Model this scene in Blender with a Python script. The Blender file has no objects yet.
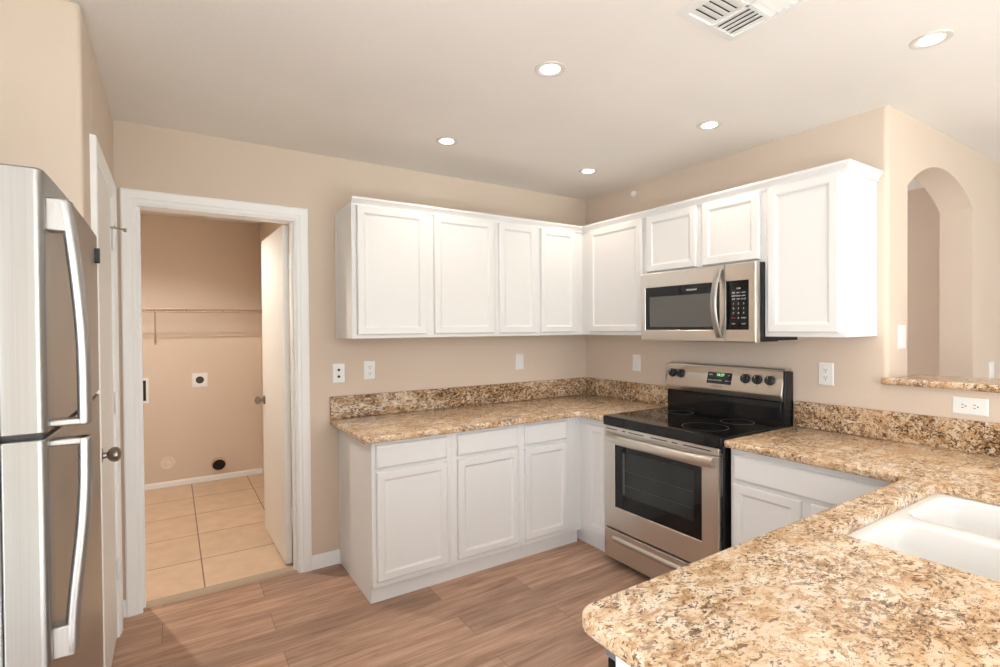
import bpy, bmesh, math, random
from mathutils import Vector, Matrix
random.seed(7)
C = bpy.context.scene.collection
PI = math.pi

# ------------------------------------------------------------------ camera
def set_camera():
    cd = bpy.data.cameras.new('camera')
    co = bpy.data.objects.new('camera', cd)
    C.objects.link(co)
    yaw, pitch, roll = 0.5702, -0.0109, -0.0077
    f = Vector((math.sin(yaw)*math.cos(pitch), math.cos(yaw)*math.cos(pitch), math.sin(pitch)))
    r = Vector((math.cos(yaw), -math.sin(yaw), 0))
    u = r.cross(f)
    r2 = r*math.cos(roll) + u*math.sin(roll)
    u2 = -r*math.sin(roll) + u*math.cos(roll)
    M = Matrix((r2, u2, -f)).transposed().to_4x4()
    M.translation = Vector((-2.8367, -3.1273, 1.4135))
    co.matrix_world = M
    cd.sensor_width = 36.0
    cd.lens = 511.96*36/1000
    cd.clip_start = 0.02
    bpy.context.scene.camera = co
set_camera()

# ------------------------------------------------------------------ world, lights, exposure
W = bpy.data.worlds.new('daylight'); bpy.context.scene.world = W
W.use_nodes = True
bg = W.node_tree.nodes['Background']
bg.inputs[0].default_value = (0.91, 0.955, 1.0, 1)
bg.inputs[1].default_value = 3.1
vs = bpy.context.scene.view_settings
vs.view_transform = 'Standard'; vs.look = 'None'; vs.gamma = 1.0; vs.use_curve_mapping = False
vs.exposure = 0.67
CAN_POWER = 5.0
CAN_COLOR = (1.0, 0.82, 0.66)
CAN_SPOTS = [(-1.552, -1.51), (-1.548, -0.59), (-0.508, -0.59), (-0.505, -1.494), (-0.512, -2.406), (-1.552, -2.41)]
LAUNDRY_POWER = 50.0

# sun added to brighten the ceiling by bounce, through the open rear side; it lands on the floor well behind the camera
sl_ = bpy.data.lights.new('sun', 'SUN'); sl_.energy = 29.0; sl_.angle = 0.01; sl_.color = (0.93, 0.972, 1.0)
so_ = bpy.data.objects.new('sun', sl_); C.objects.link(so_)
so_.rotation_euler = Vector((0.03, 0.60, -1.0)).to_track_quat('-Z', 'Y').to_euler(); so_.location = (0, -12, 6)

# ------------------------------------------------------------------ dimensions
CEIL = 2.445
CT = 0.875           # counter top
CB = 0.840           # counter underside
WL = -3.065          # left (pantry) wall plane
YB = -2.085          # where the right wall turns into the arch wall

# ------------------------------------------------------------------ materials
def new_mat(name):
    m = bpy.data.materials.new(name); m.use_nodes = True
    nt = m.node_tree
    return m, nt, nt.nodes['Principled BSDF']
def N(nt, t, **kw):
    n = nt.nodes.new(t)
    for k, v in kw.items():
        if k in n.inputs: n.inputs[k].default_value = v
        else: setattr(n, k, v)
    return n
def coords(nt, scale=(1, 1, 1), kind='Object'):
    tc = N(nt, 'ShaderNodeTexCoord'); mp = N(nt, 'ShaderNodeMapping')
    mp.inputs['Scale'].default_value = scale
    nt.links.new(tc.outputs[kind], mp.inputs['Vector'])
    return mp.outputs['Vector']
def ramp(nt, fac, stops, interp='LINEAR'):
    r = N(nt, 'ShaderNodeValToRGB'); r.color_ramp.interpolation = interp
    els = r.color_ramp.elements
    while len(els) < len(stops): els.new(0.5)
    for e, (p, c) in zip(els, stops):
        e.position = p; e.color = (*c, 1) if len(c) == 3 else c
    nt.links.new(fac, r.inputs['Fac'])
    return r.outputs['Color']
def mix(nt, fac, a, b, mode='MIX'):
    m = N(nt, 'ShaderNodeMix', data_type='RGBA', blend_type=mode)
    for s, v in ((0, fac), (6, a), (7, b)):
        if isinstance(v, (float, int)): m.inputs[s].default_value = v
        elif isinstance(v, tuple): m.inputs[s].default_value = (*v, 1)
        else: nt.links.new(v, m.inputs[s])
    return m.outputs[2]
def bump(nt, b, height, strength, dist=0.01):
    bp = N(nt, 'ShaderNodeBump'); bp.inputs['Strength'].default_value = strength
    bp.inputs['Distance'].default_value = dist
    nt.links.new(height, bp.inputs['Height']); nt.links.new(bp.outputs['Normal'], b.inputs['Normal'])
def plain(name, col, rough=0.5, metal=0.0, noise=None, spec=None, coat=0.0):
    m, nt, b = new_mat(name)
    b.inputs['Base Color'].default_value = (*col, 1)
    b.inputs['Roughness'].default_value = rough; b.inputs['Metallic'].default_value = metal
    if spec is not None: b.inputs['Specular IOR Level'].default_value = spec
    if coat: b.inputs['Coat Weight'].default_value = coat; b.inputs['Coat Roughness'].default_value = 0.08
    v = coords(nt)
    sc, st = noise or (60.0, 0.02)
    t = N(nt, 'ShaderNodeTexNoise', Scale=sc, Detail=3.0)
    nt.links.new(v, t.inputs['Vector'])
    bump(nt, b, t.outputs['Fac'], st, 0.004)
    return m
def paint(name, col, rough=0.75):
    m, nt, b = new_mat(name)
    v = coords(nt)
    t = N(nt, 'ShaderNodeTexNoise', Scale=85.0, Detail=4.0); nt.links.new(v, t.inputs['Vector'])
    t2 = N(nt, 'ShaderNodeTexNoise', Scale=1.3, Detail=2.0); nt.links.new(v, t2.inputs['Vector'])
    c2 = tuple(x*0.96 for x in col)
    nt.links.new(ramp(nt, t2.outputs['Fac'], [(0.35, c2), (0.65, col)]), b.inputs['Base Color'])
    b.inputs['Roughness'].default_value = rough
    b.inputs['Specular IOR Level'].default_value = 0.3
    bump(nt, b, t.outputs['Fac'], 0.12, 0.006)
    return m
def steel(name, col, rough, along='x', metal=1.0):
    m, nt, b = new_mat(name)
    s = {'x': (2, 300, 300), 'y': (300, 2, 300), 'z': (300, 300, 2)}[along]
    v = coords(nt, s)
    t = N(nt, 'ShaderNodeTexNoise', Scale=1.0, Detail=2.0); nt.links.new(v, t.inputs['Vector'])
    lo = tuple(x*0.93 for x in col)
    nt.links.new(ramp(nt, t.outputs['Fac'], [(0.3, lo), (0.7, col)]), b.inputs['Base Color'])
    b.inputs['Metallic'].default_value = metal; b.inputs['Roughness'].default_value = rough
    bump(nt, b, t.outputs['Fac'], 0.03, 0.002)
    return m
def granite(name, shift=0.0, tone=(1, 1, 1), k=1.0):
    m, nt, b = new_mat(name)
    v = coords(nt, (k, 1.45*k, 1.6*k))
    wv = N(nt, 'ShaderNodeTexNoise', Scale=11.0, Detail=4.0, Roughness=0.6); nt.links.new(v, wv.inputs['Vector'])
    add = N(nt, 'ShaderNodeMix', data_type='VECTOR'); add.inputs[0].default_value = 0.07
    nt.links.new(v, add.inputs[4]); nt.links.new(wv.outputs['Color'], add.inputs[5])
    w = add.outputs[1]
    def noise(sc, det=4.0, rough=0.6, vec=w, dist=0.0, off=0.0):
        mp = N(nt, 'ShaderNodeMapping'); mp.inputs['Location'].default_value = (off, off*1.7, off*0.6)
        nt.links.new(vec, mp.inputs['Vector'])
        t = N(nt, 'ShaderNodeTexNoise', Scale=sc, Detail=det, Roughness=rough, Distortion=dist)
        nt.links.new(mp.outputs[0], t.inputs['Vector']); return t.outputs['Fac']
    def mask(f, lo, hi): return ramp(nt, f, [(lo, (0, 0, 0)), (hi, (1, 1, 1))])
    base = ramp(nt, noise(20.0, 7.0, 0.72), [(0.33, (0.40, 0.25, 0.14)), (0.42, (0.58, 0.40, 0.25)), (0.50, (0.73, 0.59, 0.44)), (0.60, (0.82, 0.73, 0.63)), (0.70, (0.87, 0.83, 0.77))])
    gold = mask(noise(4.5, 3.0, 0.5, v, 0.0, 3.1), 0.46, 0.66)
    base = mix(nt, mix(nt, 1.0, gold, (0.46, 0.46, 0.46), 'MULTIPLY'), base, (0.64, 0.43, 0.265))
    white = mask(noise(13.0, 3.0, 0.55, w, 0.4, 7.7), 0.60, 0.66)
    base = mix(nt, mix(nt, 1.0, white, (0.7, 0.7, 0.7), 'MULTIPLY'), base, (0.84, 0.78, 0.70))
    cl = noise(6.0, 2.0, 0.5, v, 0.0, 5.3)
    def specks(sc, off, lo, hi, col, amt):
        nonlocal base
        f = noise(sc, 4.0, 0.65, w, 0.5, off)
        ad = N(nt, 'ShaderNodeMath', operation='MULTIPLY_ADD'); ad.inputs[1].default_value = 0.18; nt.links.new(cl, ad.inputs[0])
        sub = N(nt, 'ShaderNodeMath', operation='ADD'); sub.inputs[1].default_value = -0.09
        nt.links.new(f, ad.inputs[2]); nt.links.new(ad.outputs[0], sub.inputs[0])
        q = mask(sub.outputs[0], lo-shift, hi-shift)
        base = mix(nt, mix(nt, 1.0, q, (amt,)*3, 'MULTIPLY'), base, col)
        return q
    specks(52.0, 1.3, 0.545, 0.605, (0.36, 0.20, 0.09), 0.8)
    specks(30.0, 2.9, 0.600, 0.645, (0.32, 0.21, 0.13), 0.75)
    specks(70.0, 4.1, 0.582, 0.618, (0.15, 0.075, 0.035), 0.9)
    dk = specks(95.0, 8.4, 0.600, 0.640, (0.055, 0.032, 0.018), 0.95)
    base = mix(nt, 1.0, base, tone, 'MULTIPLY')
    nt.links.new(base, b.inputs['Base Color'])
    b.inputs['Roughness'].default_value = 0.15
    b.inputs['Specular IOR Level'].default_value = 0.45
    bump(nt, b, dk, 0.03, 0.001)
    return m
def wood_floor():
    m, nt, b = new_mat('wood_plank_floor')
    v = coords(nt)
    br = N(nt, 'ShaderNodeTexBrick', offset=0.37, offset_frequency=2, squash=1.0)
    br.inputs['Scale'].default_value = 1.0; br.inputs['Brick Width'].default_value = 1.22
    br.inputs['Row Height'].default_value = 0.182; br.inputs['Mortar Size'].default_value = 0.0012
    br.inputs['Mortar Smooth'].default_value = 0.1
    br.inputs['Color1'].default_value = (0, 0, 0, 1); br.inputs['Color2'].default_value = (1, 1, 1, 1)
    br.inputs['Mortar'].default_value = (0.5, 0.5, 0.5, 1)
    nt.links.new(v, br.inputs['Vector'])
    # grain, shifted plank by plank
    sc = N(nt, 'ShaderNodeVectorMath', operation='SCALE'); sc.inputs['Scale'].default_value = 7.0
    nt.links.new(br.outputs['Color'], sc.inputs[0])
    ad = N(nt, 'ShaderNodeVectorMath', operation='ADD')
    nt.links.new(v, ad.inputs[0]); nt.links.new(sc.outputs[0], ad.inputs[1])
    mp = N(nt, 'ShaderNodeMapping'); mp.inputs['Scale'].default_value = (1.6, 16, 1)
    nt.links.new(ad.outputs[0], mp.inputs['Vector'])
    g = N(nt, 'ShaderNodeTexNoise', Scale=1.6, Detail=6.0, Roughness=0.62, Distortion=0.6); nt.links.new(mp.outputs[0], g.inputs['Vector'])
    mp2 = N(nt, 'ShaderNodeMapping'); mp2.inputs['Scale'].default_value = (5, 90, 1)
    nt.links.new(ad.outputs[0], mp2.inputs['Vector'])
    g2 = N(nt, 'ShaderNodeTexNoise', Scale=1.0, Detail=3.0); nt.links.new(mp2.outputs[0], g2.inputs['Vector'])
    col = ramp(nt, g.outputs['Fac'], [(0.28, (0.27, 0.160, 0.112)), (0.5, (0.44, 0.275, 0.195)), (0.70, (0.57, 0.38, 0.28))])
    tone = ramp(nt, br.outputs['Color'], [(0.0, (0.82, 0.82, 0.83)), (1.0, (1.16, 1.14, 1.12))])
    col = mix(nt, 1.0, col, tone, 'MULTIPLY')
    fine = ramp(nt, g2.outputs['Fac'], [(0.3, (0.86, 0.86, 0.86)), (0.7, (1.08, 1.08, 1.08))])
    col = mix(nt, 1.0, col, fine, 'MULTIPLY')
    col = mix(nt, br.outputs['Fac'], col, (0.16, 0.10, 0.07))
    nt.links.new(col, b.inputs['Base Color'])
    b.inputs['Roughness'].default_value = 0.42; b.inputs['Specular IOR Level'].default_value = 0.35
    bump(nt, b, g2.outputs['Fac'], 0.06, 0.002)
    return m
def tile_floor():
    m, nt, b = new_mat('ceramic_tile')
    tc = N(nt, 'ShaderNodeTexCoord'); mp = N(nt, 'ShaderNodeMapping')
    mp.inputs['Location'].default_value = (2.700 + 4.6, -0.522 + 4.6, 0)
    nt.links.new(tc.outputs['Object'], mp.inputs['Vector'])
    br = N(nt, 'ShaderNodeTexBrick', offset=0.0, squash=1.0)
    br.inputs['Scale'].default_value = 1.0; br.inputs['Brick Width'].default_value = 0.46
    br.inputs['Row Height'].default_value = 0.46; br.inputs['Mortar Size'].default_value = 0.004
    br.inputs['Mortar Smooth'].default_value = 0.2
    br.inputs['Color1'].default_value = (0.68, 0.51, 0.36, 1); br.inputs['Color2'].default_value = (0.73, 0.55, 0.39, 1)
    br.inputs['Mortar'].default_value = (0.20, 0.13, 0.085, 1)
    nt.links.new(mp.outputs[0], br.inputs['Vector'])
    t = N(nt, 'ShaderNodeTexNoise', Scale=9.0, Detail=5.0); nt.links.new(mp.outputs[0], t.inputs['Vector'])
    mo = ramp(nt, t.outputs['Fac'], [(0.3, (0.92, 0.9, 0.88)), (0.7, (1.06, 1.06, 1.06))])
    nt.links.new(mix(nt, 1.0, br.outputs['Color'], mo, 'MULTIPLY'), b.inputs['Base Color'])
    b.inputs['Roughness'].default_value = 0.35
    inv = N(nt, 'ShaderNodeInvert'); nt.links.new(br.outputs['Fac'], inv.inputs['Color'])
    bump(nt, b, inv.outputs['Color'], 0.4, 0.003)
    return m
def glow(name, col, strength):
    m, nt, b = new_mat(name)
    b.inputs['Base Color'].default_value = (*col, 1)
    b.inputs['Emission Color'].default_value = (*col, 1); b.inputs['Emission Strength'].default_value = strength
    t = N(nt, 'ShaderNodeTexNoise', Scale=90.0); nt.links.new(coords(nt), t.inputs['Vector'])
    bump(nt, b, t.outputs['Fac'], 0.2)
    return m
M = dict(
    bounce_floor=plain('pale_bounce_floor', (0.66, 0.65, 0.645), 0.9, noise=(300.0, 0.4)),  # unseen pale floor added to bounce sun up to the ceiling
    ground=plain('dark_unseen_ground', (0.10, 0.11, 0.07), 0.9, noise=(30.0, 0.5)),  # unseen ground, darkened so outdoor bounce stays weak
    wall=paint('beige_wall_paint', (0.70, 0.582, 0.475)),
    ceil=paint('ceiling_paint', (0.86, 0.815, 0.77), 0.85),
    white=plain('white_cabinet_paint', (0.79, 0.785, 0.775), 0.34),
    trim=plain('white_trim_paint', (0.90, 0.90, 0.89), 0.38),
    door=plain('door_paint', (0.84, 0.82, 0.78), 0.4),
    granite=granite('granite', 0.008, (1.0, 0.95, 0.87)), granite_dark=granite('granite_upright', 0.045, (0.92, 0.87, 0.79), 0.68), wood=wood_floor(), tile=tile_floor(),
    steel=steel('brushed_steel', (0.70, 0.66, 0.61), 0.30, 'y'),
    steelz=steel('fridge_steel', (0.36, 0.35, 0.335), 0.31, 'z'),
    handle=steel('polished_steel', (0.44, 0.43, 0.42), 0.40, 'z'),
    bglass=plain('black_glass', (0.006, 0.006, 0.007), 0.06, spec=0.4, noise=(2.0, 0.0)),
    oglass=plain('oven_window_glass', (0.022, 0.026, 0.024), 0.06, spec=0.45, noise=(2.0, 0.0)),
    mglass=plain('microwave_window_glass', (0.10, 0.095, 0.085), 0.16, spec=0.6, noise=(2.0, 0.0)),
    black=plain('black_enamel', (0.010, 0.010, 0.011), 0.25, spec=0.3),
    rubber=plain('black_plastic', (0.02, 0.02, 0.022), 0.5),
    grey=plain('grey_plastic', (0.16, 0.16, 0.17), 0.45),
    plastic=plain('white_plastic', (0.85, 0.84, 0.82), 0.3),
    slot=plain('dark_slot', (0.03, 0.028, 0.025), 0.6),
    porcelain=plain('sink_porcelain', (0.83, 0.82, 0.80), 0.15, coat=0.3),
    bronze=steel('satin_nickel', (0.30, 0.26, 0.22), 0.28, 'z'),
    brass=steel('worn_brass', (0.45, 0.38, 0.28), 0.35, 'x'),
    chrome=steel('chrome', (0.75, 0.75, 0.75), 0.12, 'x'),
    wire=plain('coated_wire', (0.50, 0.36, 0.27), 0.4),
    ring=plain('burner_marking', (0.08, 0.08, 0.08), 0.3),
    print=plain('white_print', (0.75, 0.75, 0.75), 0.5),
    red=plain('red_print', (0.45, 0.06, 0.05), 0.5),
    lcd=glow('green_display', (0.35, 1.0, 0.35), 0.9),
    lamp=glow('lamp_lens', (1.0, 0.95, 0.87), 5.0),
    beige=plain('beige_plastic', (0.78, 0.67, 0.57), 0.45),
    ringtrim=plain('lamp_trim', (0.70, 0.66, 0.61), 0.5),
    rack_reflect=plain('dim_rack_reflection', (0.07, 0.07, 0.068), 0.4),
    thresh=plain('threshold_strip', (0.46, 0.36, 0.26), 0.4),
    shade_plate=plain('opening_shade', (0.02, 0.017, 0.015), 0.8),
    vent_shade=plain('dark_vent_shade', (0.05, 0.05, 0.055), 0.8),
)

# ------------------------------------------------------------------ mesh builder
ORG = {}
class MB:
    def __init__(s): s.bm = bmesh.new()
    def verts(s, pts): return [s.bm.verts.new(p) for p in pts]
    def box(s, x0, x1, y0, y1, z0, z1):
        x0, x1 = sorted((x0, x1)); y0, y1 = sorted((y0, y1)); z0, z1 = sorted((z0, z1))
        v = s.verts([(x, y, z) for z in (z0, z1) for x, y in ((x0, y0), (x1, y0), (x1, y1), (x0, y1))])
        for f in ((3, 2, 1, 0), (4, 5, 6, 7), (0, 1, 5, 4), (1, 2, 6, 5), (2, 3, 7, 6), (3, 0, 4, 7)):
            s.bm.faces.new([v[i] for i in f])
        return s
    def loft(s, loops, close=True, cap0=False, cap1=False):
        L = [s.verts(l) for l in loops]
        n = len(L[0])
        for a, b in zip(L, L[1:]):
            for i in range(n if close else n-1):
                j = (i+1) % n
                s.bm.faces.new((a[i], a[j], b[j], b[i]))
        if cap0: s.bm.faces.new(list(reversed(L[0])))
        if cap1: s.bm.faces.new(L[-1])
        return L
    def prism(s, poly, axis, a0, a1):
        f = {'x': lambda p, a: (a, p[0], p[1]), 'y': lambda p, a: (p[0], a, p[1]), 'z': lambda p, a: (p[0], p[1], a)}[axis]
        s.loft([[f(p, a0) for p in poly], [f(p, a1) for p in poly]], cap0=True, cap1=True); return s
    def lathe(s, prof, c, axis='z', n=24, cap0=True, cap1=True):
        loops = []
        for r, h in prof:
            l = []
            for k in range(n):
                a = 2*PI*k/n; u, w = r*math.cos(a), r*math.sin(a)
                d = {'z': (u, w, h), 'y': (u, h, w), 'x': (h, u, w)}[axis]
                l.append((c[0]+d[0], c[1]+d[1], c[2]+d[2]))
            loops.append(l)
        s.loft(loops, cap0=cap0, cap1=cap1); return s
    def tube(s, path, r, n=10, rx=None):
        path = [Vector(p) for p in path]; loops = []; prev = None
        for i, p in enumerate(path):
            t = (path[min(i+1, len(path)-1)]-path[max(i-1, 0)]).normalized()
            if prev is None:
                prev = Vector((0, 0, 1)) if abs(t.z) < 0.9 else Vector((1, 0, 0))
            u = (prev - t*prev.dot(t)).normalized(); w = t.cross(u); prev = u
            loops.append([p + u*math.cos(2*PI*k/n)*r + w*math.sin(2*PI*k/n)*(rx or r) for k in range(n)])
        s.loft(loops, cap0=True, cap1=True); return s
    def build(s, name, mat, parent=None, bevel=0.0, seg=2, smooth=0.6):
        bm = s.bm
        bmesh.ops.recalc_face_normals(bm, faces=bm.faces[:])
        if parent is not None:
            o = ORG[parent.name]
            bmesh.ops.translate(bm, verts=bm.verts[:], vec=(-o[0], -o[1], -o[2]))
        me = bpy.data.meshes.new(name); bm.to_mesh(me); bm.free()
        me.materials.append(M[mat] if isinstance(mat, str) else mat)
        ob = bpy.data.objects.new(name, me); C.objects.link(ob)
        if smooth:
            me.shade_smooth(); me.set_sharp_from_angle(angle=smooth)
        if parent is not None:
            ob.parent = parent; ORG[ob.name] = ORG[parent.name]
        if bevel:
            b = ob.modifiers.new('bevel', 'BEVEL'); b.width = bevel; b.segments = seg
            b.limit_method = 'ANGLE'; b.angle_limit = 0.7
        return ob
RUN = {'A': (0, (0, 0)), 'B': (-PI/2, (0, 0)), 'P': (PI, (0, 0)), 'L': (PI/2, (WL, 0))}
def thing(name, label, cat, org=(0, 0, 0), run='A', group=None):
    """an empty at the base of a thing; org and its parts are given in the wall run's own frame"""
    o = bpy.data.objects.new(name, None); C.objects.link(o)
    o.empty_display_size = 0.05
    a, (ox, oy) = RUN[run]
    x, y = org[0]*math.cos(a)-org[1]*math.sin(a), org[0]*math.sin(a)+org[1]*math.cos(a)
    o.location = (x+ox, y+oy, org[2]); o.rotation_euler = (0, 0, a)
    ORG[o.name] = org
    return tag(o, label, cat, group)
def tag(o, label, cat, group=None):
    o['label'] = label; o['category'] = cat
    if group: o['group'] = group
    return o
def struct(o): o['kind'] = 'structure'; return o
def dup(root, loc, label, rotz=None):
    r = root.copy(); C.objects.link(r); r.location = loc; r['label'] = label
    if rotz is not None: r.rotation_euler = (0, 0, rotz)
    for ch in list(root.children):
        c = ch.copy(); C.objects.link(c); c.parent = r
        for g in list(ch.children):
            d = g.copy(); C.objects.link(d); d.parent = c
    return r
def rrect(x0, x1, y0, y1, r, n=5):
    pts = []
    for cx, cy, a0 in ((x1-r, y1-r, 0), (x0+r, y1-r, PI/2), (x0+r, y0+r, PI), (x1-r, y0+r, 1.5*PI)):
        for k in range(n+1):
            a = a0+PI/2*k/n; pts.append((cx+r*math.cos(a), cy+r*math.sin(a)))
    return pts
def offset(poly, d):
    """move a counter-clockwise outline inwards by d"""
    out = []; n = len(poly)
    for i in range(n):
        p0, p1, p2 = Vector(poly[i-1]), Vector(poly[i]), Vector(poly[(i+1) % n])
        e1, e2 = (p1-p0).normalized(), (p2-p1).normalized()
        n1, n2 = Vector((-e1.y, e1.x)), Vector((-e2.y, e2.x))
        k = 1+n1.dot(n2)
        out.append(tuple(p1+(n1+n2)*(d/max(k, 0.2))))
    return out
def fill(bm, loops):
    es = []
    for l in loops:
        for i in range(len(l)):
            a, b = l[i], l[(i+1) % len(l)]
            es.append(bm.edges.get((a, b)) or bm.edges.new((a, b)))
    bmesh.ops.triangle_fill(bm, use_beauty=True, edges=es)
def slab(mb, outer, z0, z1, r, holes=(), n=4):
    """stone slab with eased edges: outer outline counter-clockwise, holes too"""
    prof = [(r*(1-math.sin(PI/2*k/n)), z0+r*(1-math.cos(PI/2*k/n))) for k in range(n+1)]
    prof += [(r*(1-math.cos(PI/2*k/n)), z1-r*(1-math.sin(PI/2*k/n))) for k in range(n+1)]
    bots, tops = [], []
    for poly, sg in [(outer, 1)]+[(h, -1) for h in holes]:
        rr = 1.0 if sg == 1 else 0.2
        L = mb.loft([[(p[0], p[1], z) for p in offset(poly, sg*d*rr)] for d, z in prof])
        bots.append(L[0]); tops.append(L[-1])
    fill(mb.bm, bots); fill(mb.bm, tops)
    return mb
def text_mesh(body, size):
    cu = bpy.data.curves.new('t', 'FONT'); cu.body = body; cu.size = size; cu.align_x = 'CENTER'; cu.align_y = 'CENTER'
    cu.resolution_u = 3; cu.extrude = 0.0003
    ob = bpy.data.objects.new('t', cu); C.objects.link(ob)
    me = bpy.data.meshes.new_from_object(ob.evaluated_get(bpy.context.evaluated_depsgraph_get()))
    bpy.data.objects.remove(ob); bpy.data.curves.remove(cu)
    return me
def text(mb, body, size, x, y, z, sx=1.0):
    """lettering that reads from the room side of a wall run (facing local -y)"""
    me = text_mesh(body, size)
    vs_ = [mb.bm.verts.new((x+v.co.x*sx, y-v.co.z, z+v.co.y)) for v in me.vertices]
    for p in me.polygons:
        try: mb.bm.faces.new([vs_[i] for i in p.vertices])
        except ValueError: pass
    bpy.data.meshes.remove(me)

# ------------------------------------------------------------------ room shell
mb = MB(); mb.box(-4.6, 4.6, -3.6, 0.060, -0.05, 0.0); struct(mb.build('floor', 'wood'))
mb = MB(); mb.box(-4.6, 4.7, -6.2, -3.6, -0.05, 0.0); struct(mb.build('floor', 'bounce_floor'))  # unseen bounce surface, put in to catch the sun
mb = MB(); mb.box(-9, 9, -16.0, -6.2, -0.10, -0.05); struct(mb.build('ground', 'ground'))
mb = MB(); mb.box(-3.8, -2.0, 0.095, 2.5, -0.05, 0.0); struct(mb.build('floor', 'tile'))
mb = MB(); mb.box(-4.6, 4.7, -6.2, 2.6, CEIL, CEIL+0.1); struct(mb.build('ceiling', 'ceil'))
# back wall with the laundry doorway
JX0, JX1, JZ = -2.994, -2.219, 2.056
mb = MB()
mb.box(-4.0, JX0, 0, 0.115, 0, CEIL); mb.box(JX1, 0.12, 0, 0.115, 0, CEIL); mb.box(JX0, JX1, 0, 0.115, JZ, CEIL)
struct(mb.build('wall_back', 'wall'))
# right wall up to its free end
mb = MB(); mb.box(0.0, 0.12, -1.93, 0.0, 0, CEIL); struct(mb.build('wall_right', 'wall'))
# arch wall turning away from the right wall
def arch_wall():
    mb = MB(); y0, y1 = YB, -1.93
    ax0, ax1, zs, rise = 0.222, 1.160, 2.100, 0.155
    r = 0.022; pl = [(ax0, y0), (ax0, y1), (0.0, y1)]
    pl += [(r-r*math.cos(PI/2*k/6), y0+r-r*math.sin(PI/2*k/6)) for k in range(7)]
    mb.prism(pl, 'z', 0, CEIL)
    mb.box(ax1, 3.2, y0, y1, 0, CEIL)
    half = (ax1-ax0)/2; R = (half*half+rise*rise)/(2*rise); zc = zs+rise-R; cx = (ax0+ax1)/2
    a0 = math.asin(half/R); n = 24
    arc = [(cx+R*math.sin(-a0+2*a0*k/n), zc+R*math.cos(-a0+2*a0*k/n)) for k in range(n+1)]
    mb.prism([(ax0, CEIL)]+arc+[(ax1, CEIL)], 'y', y0, y1)
    return struct(mb.build('wall_arch', 'wall', smooth=0.35))
arch_wall()
mb = MB(); mb.box(-0.0006, 0.15, -3.7, YB+0.03, 0, 1.135); struct(mb.build('wall_pony', 'wall'))
mb = MB(); mb.box(1.945, 2.05, -1.93, 1.3, 0, CEIL); mb.box(0.12, 2.05, 1.2, 1.3, 0, CEIL); struct(mb.build('wall_hall', 'wall'))
mb = MB(); mb.box(4.6, 4.7, -6.2, -1.93, 0, CEIL); mb.box(3.2, 4.6, YB, -1.93, 0, CEIL); struct(mb.build('wall_right_closure', 'wall'))  # unseen right side, closed off to even out the daylight
mb = MB(); mb.box(0.6, 4.7, -6.3, -6.2, 0, CEIL); mb.box(-4.1, -2.7, -6.3, -6.2, 0, CEIL); struct(mb.build('wall_sun_block', 'wall'))  # unseen wall pieces added to block sun and bright reflections
# pantry wall with its corner, and the alcove for the fridge
PY0, PY1, PZ = -0.822, -0.205, 2.02
mb = MB()
mb.prism([(WL, PY0-0.018), (WL-0.115, PY0-0.018), (WL-0.115, -0.945), (-4.0, -0.945), (-4.0, -1.06), (WL, -1.06)], 'z', 0, CEIL); mb.box(WL-0.115, WL, PY1+0.018, 0, 0, CEIL)
mb.box(WL-0.115, WL, PY0-0.018, PY1+0.018, PZ+0.018, CEIL)
struct(mb.build('wall_left', 'wall', bevel=0.012, seg=3))
mb = MB(); mb.box(-4.1, -4.0, -2.4, 0.115, 0, CEIL); mb.box(-4.1, -4.0, -6.2, -5.8, 0, CEIL); mb.box(-4.1, -4.0, -5.8, -2.4, 0, 0.1); mb.box(-4.1, -4.0, -5.8, -2.4, 2.3, CEIL); struct(mb.build('wall_alcove', 'wall'))  # wide unseen opening added to send daylight onto the right-hand fronts
# laundry room
mb = MB(); mb.box(-3.8, -2.0, 2.38, 2.5, 0, CEIL); struct(mb.build('wall_laundry_back', 'wall'))
mb = MB(); mb.box(-2.10, -2.0, 0.115, 2.38, 0, CEIL); struct(mb.build('wall_laundry_right', 'wall'))
mb = MB(); mb.box(-3.8, -3.68, 0.115, 2.38, 0, CEIL); struct(mb.build('wall_laundry_left', 'wall'))

# casings: a stepped profile swept round three sides with mitred corners
PROF = [(0, 0), (0, 0.008), (0.006, 0.011), (0.020, 0.011), (0.026, 0.015), (0.055, 0.017), (0.062, 0.019), (0.068, 0.016), (0.070, 0)]
def casing(mb, x0, x1, z1, yf=0.0, prof=PROF):
    loops = []
    for fx, fz in ((lambda u: x0-u, lambda u: 0), (lambda u: x0-u, lambda u: z1+u), (lambda u: x1+u, lambda u: z1+u), (lambda u: x1+u, lambda u: 0)):
        loops.append([(fx(u), yf-v, fz(u)) for u, v in prof])
    mb.loft(loops, close=True, cap0=True, cap1=True)
t = bpy.data.objects.new('trim_1', None); C.objects.link(t); ORG['trim_1'] = (0, 0, 0); struct(t)
mb = MB(); casing(mb, -2.974, -2.230, 2.046); mb.build('casing', 'trim', t, smooth=0.3)
mb = MB()
mb.box(JX0, JX0+0.018, 0, 0.115, 0, JZ); mb.box(JX1-0.018, JX1, 0, 0.115, 0, JZ); mb.box(JX0+0.018, JX1-0.018, 0, 0.115, JZ-0.018, JZ)
mb.box(JX0+0.018, JX0+0.030, 0.035, 0.075, 0, JZ-0.018); mb.box(JX1-0.030, JX1-0.018, 0.035, 0.075, 0, JZ-0.018)
mb.build('jamb', 'trim', t, bevel=0.0015)
mb = MB(); mb.prism([(0.030, 0.0), (0.040, 0.009), (0.085, 0.012), (0.105, 0.0)], 'x', JX0+0.018, JX1-0.018); mb.build('threshold', 'thresh', t)
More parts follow.
